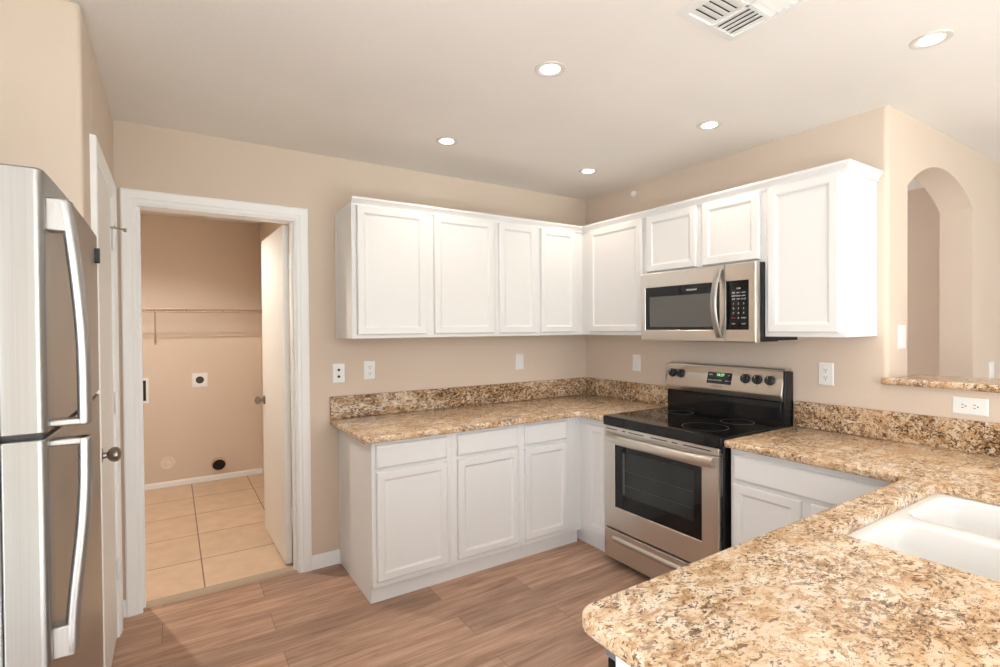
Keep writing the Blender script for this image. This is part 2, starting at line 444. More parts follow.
# pantry casing (run L: local x is world y)
t = bpy.data.objects.new('trim_2', None); C.objects.link(t); t.location = (WL, 0, 0); t.rotation_euler = (0, 0, PI/2); ORG['trim_2'] = (0, 0, 0); struct(t)
mb = MB(); casing(mb, PY0-0.008, PY1+0.008, PZ+0.006, prof=[(u*0.9, v) for u, v in PROF]); mb.build('casing', 'trim', t, smooth=0.3)
mb = MB(); mb.box(PY0-0.018, PY0, 0, 0.115, 0, PZ+0.018); mb.box(PY1, PY1+0.018, 0, 0.115, 0, PZ+0.018); mb.box(PY0, PY1, 0, 0.115, PZ, PZ+0.018)
mb.build('jamb', 'trim', t, bevel=0.0015)
# baseboards
BP = [(0, 0), (0.012, 0), (0.012, 0.060), (0.009, 0.066), (0.009, 0.074), (0.004, 0.083), (0, 0.083)]
def baseboard(name, x0, x1, run='A', y0=0.0, h=1.0):
    o = MB(); o.prism([(y0-a, b*h) for a, b in BP], 'x', x0, x1)
    ob = o.build(name, 'trim'); a, (ox, oy) = RUN[run]
    ob.location = (ox, oy, 0); ob.rotation_euler = (0, 0, a); return struct(ob)
baseboard('baseboard_back', -2.160, -1.994)
baseboard('baseboard_corner', WL, -3.044)
baseboard('baseboard_left', -0.134, 0.0, 'L')
baseboard('baseboard_left', -1.06, PY0-0.071, 'L')
baseboard('baseboard_laundry', -3.68, -2.10, 'A', 2.38, 0.62)

# ------------------------------------------------------------------ hinged doors
def hinge(mb, x, y, z, d=1):
    mb.box(x-0.028, x-0.004, y-0.001, y+0.002, z-0.045, z+0.045)
    mb.box(x+0.004, x+0.016, y-0.001, y+0.002, z-0.045, z+0.045)
    mb.lathe([(0.006, -0.05), (0.0085, -0.046), (0.0085, 0.046), (0.006, 0.05)], (x, y-0.009, z), 'z', 12)
def knob(mb, x, y, z, s=-1):
    mb.lathe([(0.031, 0), (0.031, s*0.005), (0.026, s*0.009), (0.012, s*0.011), (0.010, s*0.022), (0.019, s*0.027), (0.0260, s*0.036), (0.0280, s*0.045), (0.0255, s*0.055), (0.017, s*0.062), (0.004, s*0.065)], (x, y, z), 'y', 24)
def door_1():
    t = bpy.data.objects.new('door_1', None); C.objects.link(t); struct(t)
    t['label'] = 'white laundry door swung open into the laundry room'
    t.location = (-2.244, 0.122, 0); t.rotation_euler = (0, 0, math.radians(91.6)); ORG['door_1'] = (0, 0, 0)
    w = 0.700
    mb = MB(); mb.box(0.0, w, 0.0, 0.035, 0.014, 2.032); mb.build('leaf', 'door', t, bevel=0.002)
    mb = MB()
    for z in (1.82, 1.10, 0.30):
        mb.box(-0.0012, 0.0008, 0.004, 0.030, z-0.045, z+0.045)
        mb.box(-0.045, -0.006, -0.0065, -0.0045, z-0.045, z+0.045)
        mb.lathe([(0.0085, -0.048), (0.0085, 0.048)], (-0.010, -0.002, z), 'z', 12)
    mb.build('hinge', 'plastic', t)
    for s, y in ((1, 0.035), (-1, 0.0)):
        mb = MB(); knob(mb, w-0.062, y, 0.925, s); mb.build('knob', 'bronze', t)
    mb = MB(); mb.box(w-0.001, w+0.0015, 0.006, 0.030, 0.90, 0.955); mb.build('latch_plate', 'bronze', t)
door_1()
def door_2():
    t = bpy.data.objects.new('door_2', None); C.objects.link(t); struct(t)
    t['label'] = 'white pantry door closed beside the fridge'
    t.location = (WL, 0, 0); t.rotation_euler = (0, 0, PI/2); ORG['door_2'] = (0, 0, 0)
    mb = MB(); mb.box(PY0+0.003, PY1-0.003, 0.0, 0.035, 0.014, PZ-0.003); mb.build('leaf', 'door', t, bevel=0.002)
    mb = MB()
    for z in (1.83, 1.085, 0.32): hinge(mb, PY1-0.001, -0.002, z)
    mb.build('hinge', 'plastic', t)
    mb = MB(); knob(mb, PY0+0.066, 0.0, 0.955); mb.build('knob', 'bronze', t)
    mb = MB()
    mb.tube([(PY1, -0.010, 1.885), (PY1+0.012, -0.022, 1.885), (PY1+0.045, -0.048, 1.885)], 0.0042, 8)
    mb.lathe([(0.009, 0), (0.009, 0.012)], (PY1+0.050, -0.056, 1.885), 'y', 12)
    mb.tube([(PY1, -0.010, 1.885), (PY1-0.02, -0.016, 1.885), (PY1-0.030, -0.016, 1.885)], 0.0042, 8)
    mb.lathe([(0.009, -0.003), (0.009, 0.003)], (PY1, -0.006, 1.885), 'z', 12)
    mb.build('door_stop', 'brass', t)
door_2()

# ------------------------------------------------------------------ cabinets
def panel_door(mb, x0, x1, z0, z1, yf, t=0.019, fr=0.042):
    """framed door with a recessed flat panel; yf is the cabinet face, the door stands in front of it"""
    def rect(i, y): return [(x0+i, y, z0+i), (x1-i, y, z0+i), (x1-i, y, z1-i), (x0+i, y, z1-i)]
    f = yf-t
    mb.loft([rect(0, yf-0.0005), rect(0, f+0.005), rect(0.005, f), rect(fr-0.004, f), rect(fr, f+0.002), rect(fr+0.004, f+0.007), rect(fr+0.010, f+0.009)], cap0=True, cap1=True)
def drawer_front(mb, x0, x1, z0, z1, yf, t=0.019):
    def rect(i, y): return [(x0+i, y, z0+i), (x1-i, y, z0+i), (x1-i, y, z1-i), (x0+i, y, z1-i)]
    f = yf-t
    mb.loft([rect(0, yf-0.0005), rect(0, f+0.007), rect(0.004, f+0.003), rect(0.010, f)], cap0=True, cap1=True)
def cabinet(name, label, cat, run, x0, x1, z0, z1, depth, doors=(), drawers=(), toe=0.0, side_l=False, group=None, gap=0.0):
    t = thing(name, label, cat, ((x0+x1)/2, -depth/2, z0), run, group)
    mb = MB(); mb.box(x0, x1, -depth, -gap, z0+toe, z1); mb.build('body', 'white', t, bevel=0.0015)
    if toe:
        mb = MB(); mb.box(x0, x1, -depth+0.034, -gap, z0, z0+toe); mb.build('toe_kick', 'white', t)
    if side_l:
        mb = MB()
        sd = [(-depth, toe), (-depth+0.034, toe), (-depth+0.034, 0), (-gap, 0), (-gap, z1), (-depth, z1)] if toe else [(-depth, z0), (-gap, z0), (-gap, z1), (-depth, z1)]
        mb.prism(sd, 'x', x0-0.008, x0); mb.box(x0-0.014, x0-0.008, -0.022, -gap, z0, z1)
        mb.build('side_panel', 'white', t, bevel=0.001)
    for d in doors:
        mb = MB(); panel_door(mb, d[0], d[1], d[2], d[3], -depth); mb.build('door', 'white', t, smooth=0.2)
    for d in drawers:
        mb = MB(); drawer_front(mb, d[0], d[1], d[2], d[3], -depth); mb.build('drawer', 'white', t, smooth=0.2)
    return t
UZ0, UZ1, UD = 1.360, 2.112, 0.318
BD, TOE = 0.596, 0.090
g = 'white wall cabinets'
cabinet('wall_cabinet', 'white two-door wall cabinet at the open left end, nearest the laundry doorway', 'cabinet', 'A', -1.992, -1.068, UZ0, UZ1, UD,
        [(-1.974, -1.562, 1.381, 2.096), (-1.508, -1.086, 1.381, 2.096)], side_l=True, gap=0.002)
cabinet('wall_cabinet', 'white two-door wall cabinet with narrow doors, left of the room corner', 'cabinet', 'A', -1.068, -UD, UZ0, UZ1, UD,
        [(-1.046, -0.750, 1.381, 2.096), (-0.706, -0.402, 1.381, 2.096)], gap=0.002)
cabinet('wall_cabinet', 'white one-door wall cabinet in the room corner, left of the microwave', 'cabinet', 'B', 0.002, 0.906, UZ0, UZ1, UD,
        [(0.404, 0.886, 1.381, 2.096)], gap=0.002)
cabinet('wall_cabinet', 'short white two-door wall cabinet above the microwave', 'cabinet', 'B', 0.906, 1.676, 1.737, UZ1, UD,
        [(0.926, 1.283, 1.752, 2.096), (1.322, 1.654, 1.752, 2.096)], gap=0.002)
cabinet('wall_cabinet', 'tall white one-door wall cabinet right of the microwave, before the arch', 'cabinet', 'B', 1.676, 2.042, UZ0, UZ1, UD,
        [(1.697, 2.022, 1.381, 2.096)], gap=0.002)
# crown moulding along both runs
def crown():
    P = [(0.0, UZ1-0.018), (-0.006, UZ1-0.018), (-0.008, UZ1-0.006), (-0.018, UZ1+0.010), (-0.024, UZ1+0.016), (-0.026, UZ1+0.027), (0.0, UZ1+0.027)]
    mb = MB(); xl, yr, d = -2.001, -2.043, UD+0.001
    loops = [[(xl, -d+a, z) for a, z in P], [(-d+a, -d+a, z) for a, z in P], [(-d+a, yr+a, z) for a, z in P], [(-0.003, yr+a, z) for a, z in P]]
    mb.loft(loops, cap0=True, cap1=True)
    o = mb.build('crown_molding', 'white', smooth=0.3)
    tag(o, 'white crown moulding capping the wall cabinets on both walls', 'molding')
crown()
cabinet('base_cabinet', 'white base cabinet with one drawer and door at the open left end', 'cabinet', 'A', -1.985, -1.540, 0, CB, BD,
        [(-1.972, -1.572, 0.124, 0.683)], [(-1.972, -1.572, 0.702, 0.820)], TOE, True, gap=0.002)
cabinet('base_cabinet', 'white base cabinet with one drawer and door, middle one of the left counter', 'cabinet', 'A', -1.540, -1.074, 0, CB, BD,
        [(-1.507, -1.101, 0.124, 0.683)], [(-1.507, -1.101, 0.702, 0.820)], TOE, gap=0.002)
cabinet('base_cabinet', 'narrower white base cabinet with drawer and door beside the inner counter corner', 'cabinet', 'A', -1.074, -BD-0.001, 0, CB, BD,
        [(-1.047, -0.720, 0.124, 0.683)], [(-1.047, -0.720, 0.702, 0.820)], TOE, gap=0.002)
cabinet('base_cabinet', 'white corner base cabinet with one full-height door left of the stove', 'cabinet', 'B', 0.002, 0.858, 0, CB, BD,
        [(0.676, 0.848, 0.124, 0.800)], (), TOE, gap=0.002)
cabinet('base_cabinet', 'white two-door base cabinet with a wide drawer front right of the stove', 'cabinet', 'B', 1.668, 2.395, 0, CB, BD,
        [(1.687, 1.997, 0.124, 0.672), (2.036, 2.346, 0.124, 0.672)], [(1.687, 2.346, 0.690, 0.806)], TOE, gap=0.002)
# peninsula cabinets: they face away from the camera, towards the stove; a dishwasher closes the near end
PYN = -2.455
def peninsula():
    t = thing('peninsula_cabinet', 'white peninsula cabinet with a plain white end panel under the near granite corner', 'cabinet', (1.1, 2.7, 0), 'P')
    mb = MB(); mb.box(0.60, 0.618, -PYN, 3.02, TOE, CB-0.014); mb.box(0.618, 1.44, -PYN, 3.02, TOE, 0.60); mb.box(0.618, 1.44, 3.00, 3.02, 0.60, CB); mb.box(1.44, 1.46, -PYN, 3.02, TOE, CB)
    mb.build('body', 'white', t, bevel=0.001)
    mb = MB(); mb.box(0.60, 2.16, -PYN+0.05, 3.0, 0, TOE); mb.build('toe_kick', 'white', t)
    mb = MB(); mb.box(2.135, 2.160, -PYN, 3.02, 0, CB); mb.box(1.46, 2.135, 3.00, 3.02, TOE, CB); mb.build('end_panel', 'white', t, bevel=0.0015)
    for a, b in ((0.66, 1.03), (1.05, 1.42)):
        mb = MB(); panel_door(mb, a, b, 0.112, 0.652, -PYN); mb.build('door', 'white', t, smooth=0.2)
    mb = MB(); drawer_front(mb, 0.66, 1.42, 0.672, 0.790, -PYN); mb.build('drawer', 'white', t, smooth=0.2)
peninsula()
def dishwasher():
    t = thing('dishwasher', 'black-edged dishwasher front at the near end of the peninsula under the granite', 'dishwasher', (1.8, 2.6, TOE), 'P')
    mb = MB(); mb.box(1.50, 2.10, -PYN+0.002, 2.95, TOE+0.01, CB-0.02); mb.build('tub', 'grey', t)
    mb = MB(); mb.box(1.475, 2.155, -PYN-0.026, -PYN-0.001, 0.11, CB-0.045); mb.build('door', 'black', t, bevel=0.004)
    mb = MB(); mb.box(1.475, 2.158, -PYN-0.028, -PYN-0.001, CB-0.043, CB-0.004); mb.build('control_panel', 'grey', t, bevel=0.003)
dishwasher()

# ------------------------------------------------------------------ granite counters
def arc(cx, cy, r, a0, a1, n=6):
    return [(cx+r*math.cos(a0+(a1-a0)*k/n), cy+r*math.sin(a0+(a1-a0)*k/n)) for k in range(n+1)]
def counter_left():
    t = thing('countertop', 'speckled golden granite countertop on the left base cabinets, running into the corner', 'countertop', (-1.0, -0.3, CB))
    d = 0.647; r = 0.02
    out = [(-2.046, -0.003)] + arc(-2.046+r, -d+r, r, PI, 1.5*PI) + arc(-d-r, -d-r, r, PI/2, 0) + [(-d, -0.860), (-0.003, -0.860), (-0.003, -0.003)]
    mb = MB(); slab(mb, out, CB+0.0005, CT, 0.010); mb.build('top', 'granite', t, smooth=0.5)
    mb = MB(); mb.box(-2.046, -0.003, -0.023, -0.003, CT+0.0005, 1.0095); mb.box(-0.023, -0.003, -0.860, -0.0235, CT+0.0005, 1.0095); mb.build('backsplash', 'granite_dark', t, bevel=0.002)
counter_left()
SX0, SX1, SY0, SY1 = -1.385, -0.645, -2.885, -2.466
def counter_right():
    t = thing('countertop', 'speckled granite countertop right of the stove with the peninsula holding the sink', 'countertop', (-0.5, -2.6, CB))
    d = 0.647; yn = -2.377; xl = -2.198; R = 0.048; r = 0.012
    out = [(-0.003, -1.661)] + arc(-d+r, -1.661-r, r, PI/2, PI) + arc(-d-0.02, yn+0.02, 0.02, 0, -PI/2) + arc(xl+R, yn-R, R, PI/2, PI) + arc(xl+R, -3.05+R, R, PI, 1.5*PI) + [(-0.003, -3.05)]
    hole = rrect(SX0, SX1, SY0, SY1, 0.012)
    mb = MB(); slab(mb, out, CB+0.0005, CT, 0.010, [hole]); mb.build('top', 'granite', t, smooth=0.5)
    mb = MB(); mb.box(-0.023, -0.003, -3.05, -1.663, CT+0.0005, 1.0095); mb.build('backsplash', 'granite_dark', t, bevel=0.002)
counter_right()
mb = MB(); slab(mb, [(-0.035, -3.7), (0.30, -3.7), (0.30, YB-0.012), (0.0, YB-0.012), (0.0, YB+0.018)] + arc(-0.023, YB+0.006, 0.012, PI/2, PI) , 1.1355, 1.166, 0.010)
tag(mb.build('bar_ledge', 'granite', smooth=0.5), 'narrow raised granite ledge on top of the half wall by the arch', 'ledge')
def sink():
    t = thing('sink', 'white double-bowl undermount sink set into the granite peninsula', 'sink', ((SX0+SX1)/2, (SY0+SY1)/2, 0.63))
    z = CB-0.001
    mb = MB(); o = rrect(SX0-0.02, SX1+0.02, SY0-0.02, SY1+0.02, 0.04)
    O = mb.loft([[(p[0], p[1], z-0.012) for p in o], [(p[0], p[1], z) for p in o]])
    tops = [O[-1]]
    bowls = [(SX0+0.022, -1.028), (-0.978, SX1-0.018)]
    for a, b in bowls:
        loops = []
        for ins, h, r in ((-0.007, 0, 0.052), (-0.003, -0.001, 0.050), (0.001, -0.003, 0.048), (0.004, -0.007, 0.047), (0.006, -0.014, 0.046), (0.010, -0.06, 0.046), (0.018, -0.15, 0.05), (0.032, -0.185, 0.06), (0.06, -0.198, 0.06), (0.10, -0.200, 0.03)):
            loops.append([(p[0], p[1], z+h) for p in rrect(a+ins, b-ins, SY0+0.018+ins, SY1-0.020-ins, r)])
        L = mb.loft(loops, cap1=True)
        tops.append(L[0])
    fill(mb.bm, tops)
    mb.build('basin', 'porcelain', t, smooth=0.9)
    for a, b in bowls:
        mb = MB(); c = ((a+b)/2, (SY0+SY1)/2, z-0.1995)
        mb.lathe([(0.042, 0), (0.042, 0.003), (0.036, 0.004), (0.030, 0.0005), (0.004, 0.0005)], c, 'z', 24); mb.build('drain', 'chrome', t)
sink()

# ------------------------------------------------------------------ stove (run B)
def stove():
    t = thing('stove', 'stainless steel electric stove with black glass cooktop and oven window', 'stove', (1.26, -0.33, 0), 'B')
    x0, x1 = 0.868, 1.656
    mb = MB(); mb.box(x0+0.004, x1-0.004, -0.628, -0.02, 0.035, 0.828); mb.build('body', 'black', t, bevel=0.002)
    for x in (x0+0.05, x1-0.05):
        for y in (-0.56, -0.08):
            mb = MB(); mb.lathe([(0.016, 0), (0.016, 0.036)], (x, y, 0), 'z', 12); mb.build('foot', 'rubber', t)
    # cooktop
    mb = MB(); mb.box(x0, x1, -0.655, -0.085, 0.829, 0.884); ct = mb.build('cooktop', 'bglass', t, bevel=0.005, seg=3)
    for x, y, r in ((1.07, -0.46, 0.085), (1.440, -0.475, 0.115), (1.07, -0.20, 0.075), (1.455, -0.21, 0.085)):
        mb = MB(); mb.lathe([(r-0.0015, 0.8841), (r-0.0015, 0.8846), (r+0.0015, 0.8846), (r+0.0015, 0.8841)], (x, y, 0), 'z', 48, False, False)
        mb.build('burner_ring', 'ring', ct)
    # vent strip, oven door, drawer
    mb = MB(); mb.box(x0+0.002, x1-0.016, -0.650, -0.628, 0.792, 0.828); vst = mb.build('vent_strip', 'steel', t, bevel=0.002)
    for a, b in ((0.02, 0.11), (0.15, 0.175), (0.20, 0.31), (0.36, 0.47), (0.50, 0.535), (0.57, 0.73)):
        mb = MB(); mb.box(x0+a, x0+b, -0.6512, -0.645, 0.808, 0.8135); mb.build('vent_slot', 'slot', vst)
    dz0, dz1, df = 0.222, 0.789, -0.652
    wx0, wx1, wz0, wz1 = 0.956, 1.548, 0.352, 0.724
    mb = MB()
    rect = lambda a, b, c, d, y: [(a, y, c), (b, y, c), (b, y, d), (a, y, d)]
    X0, X1 = x0+0.002, x1-0.016
    mb.loft([rect(X0, X1, dz0, dz1, -0.629), rect(X0, X1, dz0, dz1, df+0.004), rect(X0+0.004, X1-0.004, dz0+0.004, dz1-0.004, df), rect(wx0, wx1, wz0, wz1, df), rect(wx0+0.003, wx1-0.003, wz0+0.003, wz1-0.003, df+0.003)], cap0=True, cap1=False)
    dr = mb.build('oven_door', 'steel', t, smooth=0.2)
    mb = MB(); iw = (wx0+0.052, wx1-0.048, wz0+0.085, wz1-0.032)
    mb.loft([rect(wx0+0.003, wx1-0.003, wz0+0.003, wz1-0.003, df+0.0031), rect(*iw, df+0.0031)]); mb.build('window_frame', 'bglass', dr)
    mb = MB(); mb.loft([rect(*iw, df+0.0031), rect(iw[0]+0.001, iw[1]-0.001, iw[2]+0.001, iw[3]-0.001, df+0.0045)], cap1=True); mb.build('window', 'oglass', dr)
    mb = MB()
    for z in (0.50, 0.585): mb.tube([(iw[0]+0.01, df+0.0040, z), (iw[1]-0.01, df+0.0040, z)], 0.0013, 6)
    mb.box(iw[0]+0.012, iw[0]+0.026, df+0.0036, df+0.0042, iw[2]+0.01, iw[3]-0.01)  # upright strip paints in a reflection on the oven glass
    mb.build('rack_and_reflection', 'rack_reflect', dr)
    # handle: a flat steel bar with curled ends
    mb = MB(); hz = 0.760
    bar = [(0.0, -0.018), (0.012, -0.020), (0.020, -0.012), (0.022, 0.004), (0.014, 0.017), (0.002, 0.020), (0.0, 0.012), (0.008, 0.002), (0.008, -0.008)]
    loops = []
    for k in range(13):
        u = k/12; x = 0.902+u*(1.618-0.902); bow = 0.018*(1-(2*u-1)**4)
        loops.append([(x, df-0.002-a*1.1-bow, hz+b*1.25) for a, b in bar])
    mb.loft(loops, cap0=True, cap1=True)
    for x in (0.91, 1.61): mb.box(x-0.008, x+0.008, df-0.014, df, hz-0.012, hz+0.014)
    mb.build('handle', 'steel', dr, smooth=0.8)
    for a, b in ((0.06, 0.13), (0.60, 0.63), (0.655, 0.75)):
        mb = MB(); mb.box(x0+a, x0+b, df-0.0008, df+0.002, 0.7345, 0.7385); mb.build('vent_slot', 'slot', dr)
    # a side strip of vent holes on the body
    mb = MB()
    for k in range(16): mb.box(x1-0.0145, x1-0.011, -0.6286, -0.6275, 0.60+k*0.013, 0.607+k*0.013)
    mb.build('side_vent', 'steel', t)
    mb = MB(); mb.box(X0, X1, -0.650, -0.629, 0.040, 0.212); sd = mb.build('drawer', 'steel', t, bevel=0.004)
    mb = MB()
    pr = [(-0.6495, 0.180), (-0.660, 0.172), (-0.662, 0.164), (-0.6495, 0.142)]
    mb.prism(pr, 'x', x0+0.075, x1-0.085); mb.build('drawer_pull', 'steel', sd, bevel=0.001)
    # back guard
    mb = MB(); mb.box(x0+0.022, x1, -0.095, -0.012, 0.830, 1.166); mb.build('guard_back', 'black', t, bevel=0.003)
    gp = [(-0.0955, 1.178), (-0.118, 1.178), (-0.122, 1.165), (-0.150, 1.040), (-0.150, 1.028), (-0.1355, 1.006), (-0.1255, 1.006), (-0.0955, 1.02)]
    gp = [(-0.020, 1.180), (-0.075, 1.180), (-0.083, 1.174), (-0.117, 1.045), (-0.116, 1.035), (-0.103, 1.008), (-0.0955, 1.008), (-0.0955, 1.167), (-0.020, 1.167)]
    mb = MB(); mb.prism(gp, 'x', x0+0.022, x1-0.008); gd = mb.build('control_panel', 'steel', t, bevel=0.002)
    mb = MB(); mb.box(x0+0.026, x1-0.02, -0.1005, -0.0955, 0.900, 1.002); mb.build('guard_front', 'bglass', t, bevel=0.002)
    # things on the sloping panel: local frame on the slope
    sl = math.atan2(0.117-0.083, 1.174-1.045)
    def slope(x, z, out): # point on the slope at world height z, out metres in front
        y = -0.083-(1.174-z)*math.tan(sl)
        return (x, y-out*math.cos(sl), z+out*math.sin(sl))
    def tilt(mb, x, z, out=0.0):
        c = slope(x, z, out)
        bmesh.ops.transform(mb.bm, matrix=Matrix.Translation(c) @ Matrix.Rotation(-sl, 4, 'X'), verts=mb.bm.verts[:])
    for x in (0.937, 1.000, 1.436, 1.506, 1.577):
        kn = MB(); kn.lathe([(0.027, 0), (0.027, -0.004), (0.0245, -0.006), (0.0235, -0.018), (0.021, -0.021), (0.002, -0.021)], (0, 0, 0), 'y', 24)
        kn.box(-0.0055, 0.0055, -0.032, -0.018, -0.0225, 0.0225)
        tilt(kn, x, 1.114); kb = kn.build('knob', 'rubber', gd, bevel=0.001)
        mk = MB(); mk.box(-0.001, 0.001, -0.0325, -0.0315, 0.004, 0.021); tilt(mk, x, 1.114); mk.build('knob_mark', 'print', kb)
        tk = MB()
        for k in range(11):
            a = math.radians(-140+28*k); tk.box(0.032*math.sin(a)-0.0007, 0.032*math.sin(a)+0.0007, -0.0006, 0, 0.032*math.cos(a)-0.0015, 0.032*math.cos(a)+0.0015)
        text(tk, 'OFF', 0.007, 0, -0.0003, -0.036)
        tilt(tk, x, 1.114); tk.build('lettering', 'grey', gd)
    dp = MB(); dp.box(-0.080, 0.080, -0.003, 0.0, -0.040, 0.040); tilt(dp, 1.272, 1.110); dpo = dp.build('display', 'bglass', gd, bevel=0.001)
    tx = MB(); text(tx, '10:37', 0.023, 0.006, -0.0034, 0.013); tilt(tx, 1.272, 1.110); tx.build('clock_digits', 'lcd', dpo)
    tx = MB()
    for xx, zz, s in ((-0.058, 0.013, 'BAKE'), (0.060, 0.013, 'UP'), (-0.058, -0.020, 'BROIL'), (-0.026, -0.020, 'CLEAN'), (0.006, -0.020, 'TIMER'), (0.060, -0.020, 'CLOCK')):
        text(tx, s, 0.010, xx, -0.0034, zz)
    tilt(tx, 1.272, 1.110); tx.build('lettering', 'print', dpo)
    tx = MB(); text(tx, 'FRIGIDAIRE', 0.014, 0, -0.0004, 0); tilt(tx, 1.264, 1.056); tx.build('logo', 'grey', gd)
    return t
stove()

# ------------------------------------------------------------------ microwave (run B)
def microwave():
    t = thing('microwave', 'stainless steel over-the-range microwave with a curved handle, under the short wall cabinet', 'microwave', (1.32, -0.2, 1.331), 'B')
    x0, x1, z0, z1, yf = 0.908, 1.674, 1.331, 1.735, -0.400
    X0, X1 = 0.942, 1.700
    x0, x1 = 0.944, 1.674
    mb = MB(); mb.box(0.912, x1, -0.360, -0.004, z0+0.006, z1); mb.build('body', 'black', t, bevel=0.002)
    mb = MB(); mb.box(0.96, 1.60, -0.33, -0.06, z0-0.002, z0+0.004); mb.build('bottom_grille', 'rubber', t)
    rect = lambda a, b, c, d, y: [(a, y, c), (b, y, c), (b, y, d), (a, y, d)]
    X0, X1, xs = 0.938, 1.676, 1.506
    mb = MB(); a = (0.972, 1.478, 1.392, 1.650)
    mb.loft([rect(X0, xs-0.001, z0, z1-0.001, -0.362), rect(X0, xs-0.001, z0, z1-0.001, yf+0.004), rect(X0+0.004, xs-0.003, z0+0.004, z1-0.005, yf), rect(*a, yf), rect(a[0]+0.002, a[1]-0.002, a[2]+0.002, a[3]-0.002, yf+0.002)], cap0=True)
    d = mb.build('door', 'steel', t, smooth=0.2)
    i = (1.008, 1.448, 1.412, 1.592)
    mb = MB(); mb.loft([rect(a[0]+0.002, a[1]-0.002, a[2]+0.002, a[3]-0.002, yf+0.0021), rect(*i, yf+0.0021)]); mb.build('window_frame', 'bglass', d)
    mb = MB(); mb.loft([rect(*i, yf+0.0021), rect(i[0]+0.001, i[1]-0.001, i[2]+0.001, i[3]-0.001, yf+0.0028)], cap1=True); mb.build('window', 'mglass', d)
    mb = MB(); text(mb, 'FRIGIDAIRE', 0.0135, 1.302, yf+0.0016, 1.618); mb.build('logo', 'print', d)
    # bowed handle
    mb = MB(); loops = []
    for k in range(17):
        u = k/16; z = 1.352+u*(1.715-1.352); o = 0.052*math.sin(PI*min(1, max(0, u)))**0.75
        w, th = 0.0175, 0.008
        x = 1.478 + 0.002
        c = yf-0.006-o
        loops.append([(x+w*math.cos(q), c+th*math.sin(q), z) for q in [2*PI*j/12 for j in range(12)]])
    mb.loft(loops, cap0=True, cap1=True)
    mb.build('handle', 'handle', d, smooth=0.9)
    b = (1.512, 1.640, 1.394, 1.648)
    mb = MB(); mb.loft([rect(xs+0.001, X1, z0, z1-0.001, -0.362), rect(xs+0.001, X1, z0, z1-0.001, yf+0.004), rect(xs+0.003, X1-0.004, z0+0.004, z1-0.005, yf), rect(*b, yf), rect(b[0]+0.001, b[1]-0.001, b[2]+0.001, b[3]-0.001, yf+0.001)], cap0=True)
    p = mb.build('control_panel', 'steel', t, smooth=0.2)
    mb = MB(); mb.loft([rect(b[0]+0.001, b[1]-0.001, b[2]+0.001, b[3]-0.001, yf+0.001), rect(b[0]+0.003, b[1]-0.003, b[2]+0.003, b[3]-0.003, yf+0.0005)], cap1=True); mb.build('keypad', 'bglass', p)
    mb = MB(); y = yf+0.0001
    rows = ['', '1 2 3', '4 5 6', '7 8 9']
    cols = (1.556, 1.584, 1.612)
    text(mb, '12:00', 0.010, 1.584, y, 1.606)
    for zz, lab in ((1.584, ('POP', 'MELT', 'SOFT')), (1.568, ('AUTO', 'COOK', 'DEFR')), (1.552, ('TIME', 'PWR', 'CLOCK'))):
        for cx, s in zip(cols, lab): text(mb, s, 0.0085, cx, y, zz)
    for zz, lab in ((1.528, '123'), (1.504, '456'), (1.480, '789')):
        for cx, s in zip(cols, lab): text(mb, s, 0.013, cx, y, zz)
    text(mb, '0', 0.013, cols[1], y, 1.455); text(mb, 'START', 0.009, cols[2], y, 1.455)
    text(mb, 'VENT', 0.008, cols[0], y, 1.425); text(mb, 'LIGHT', 0.008, cols[2], y, 1.425)
    mb.build('lettering', 'print', p)
    mb = MB(); text(mb, 'STOP', 0.009, cols[0], y, 1.455); mb.build('lettering', 'red', p)
microwave()

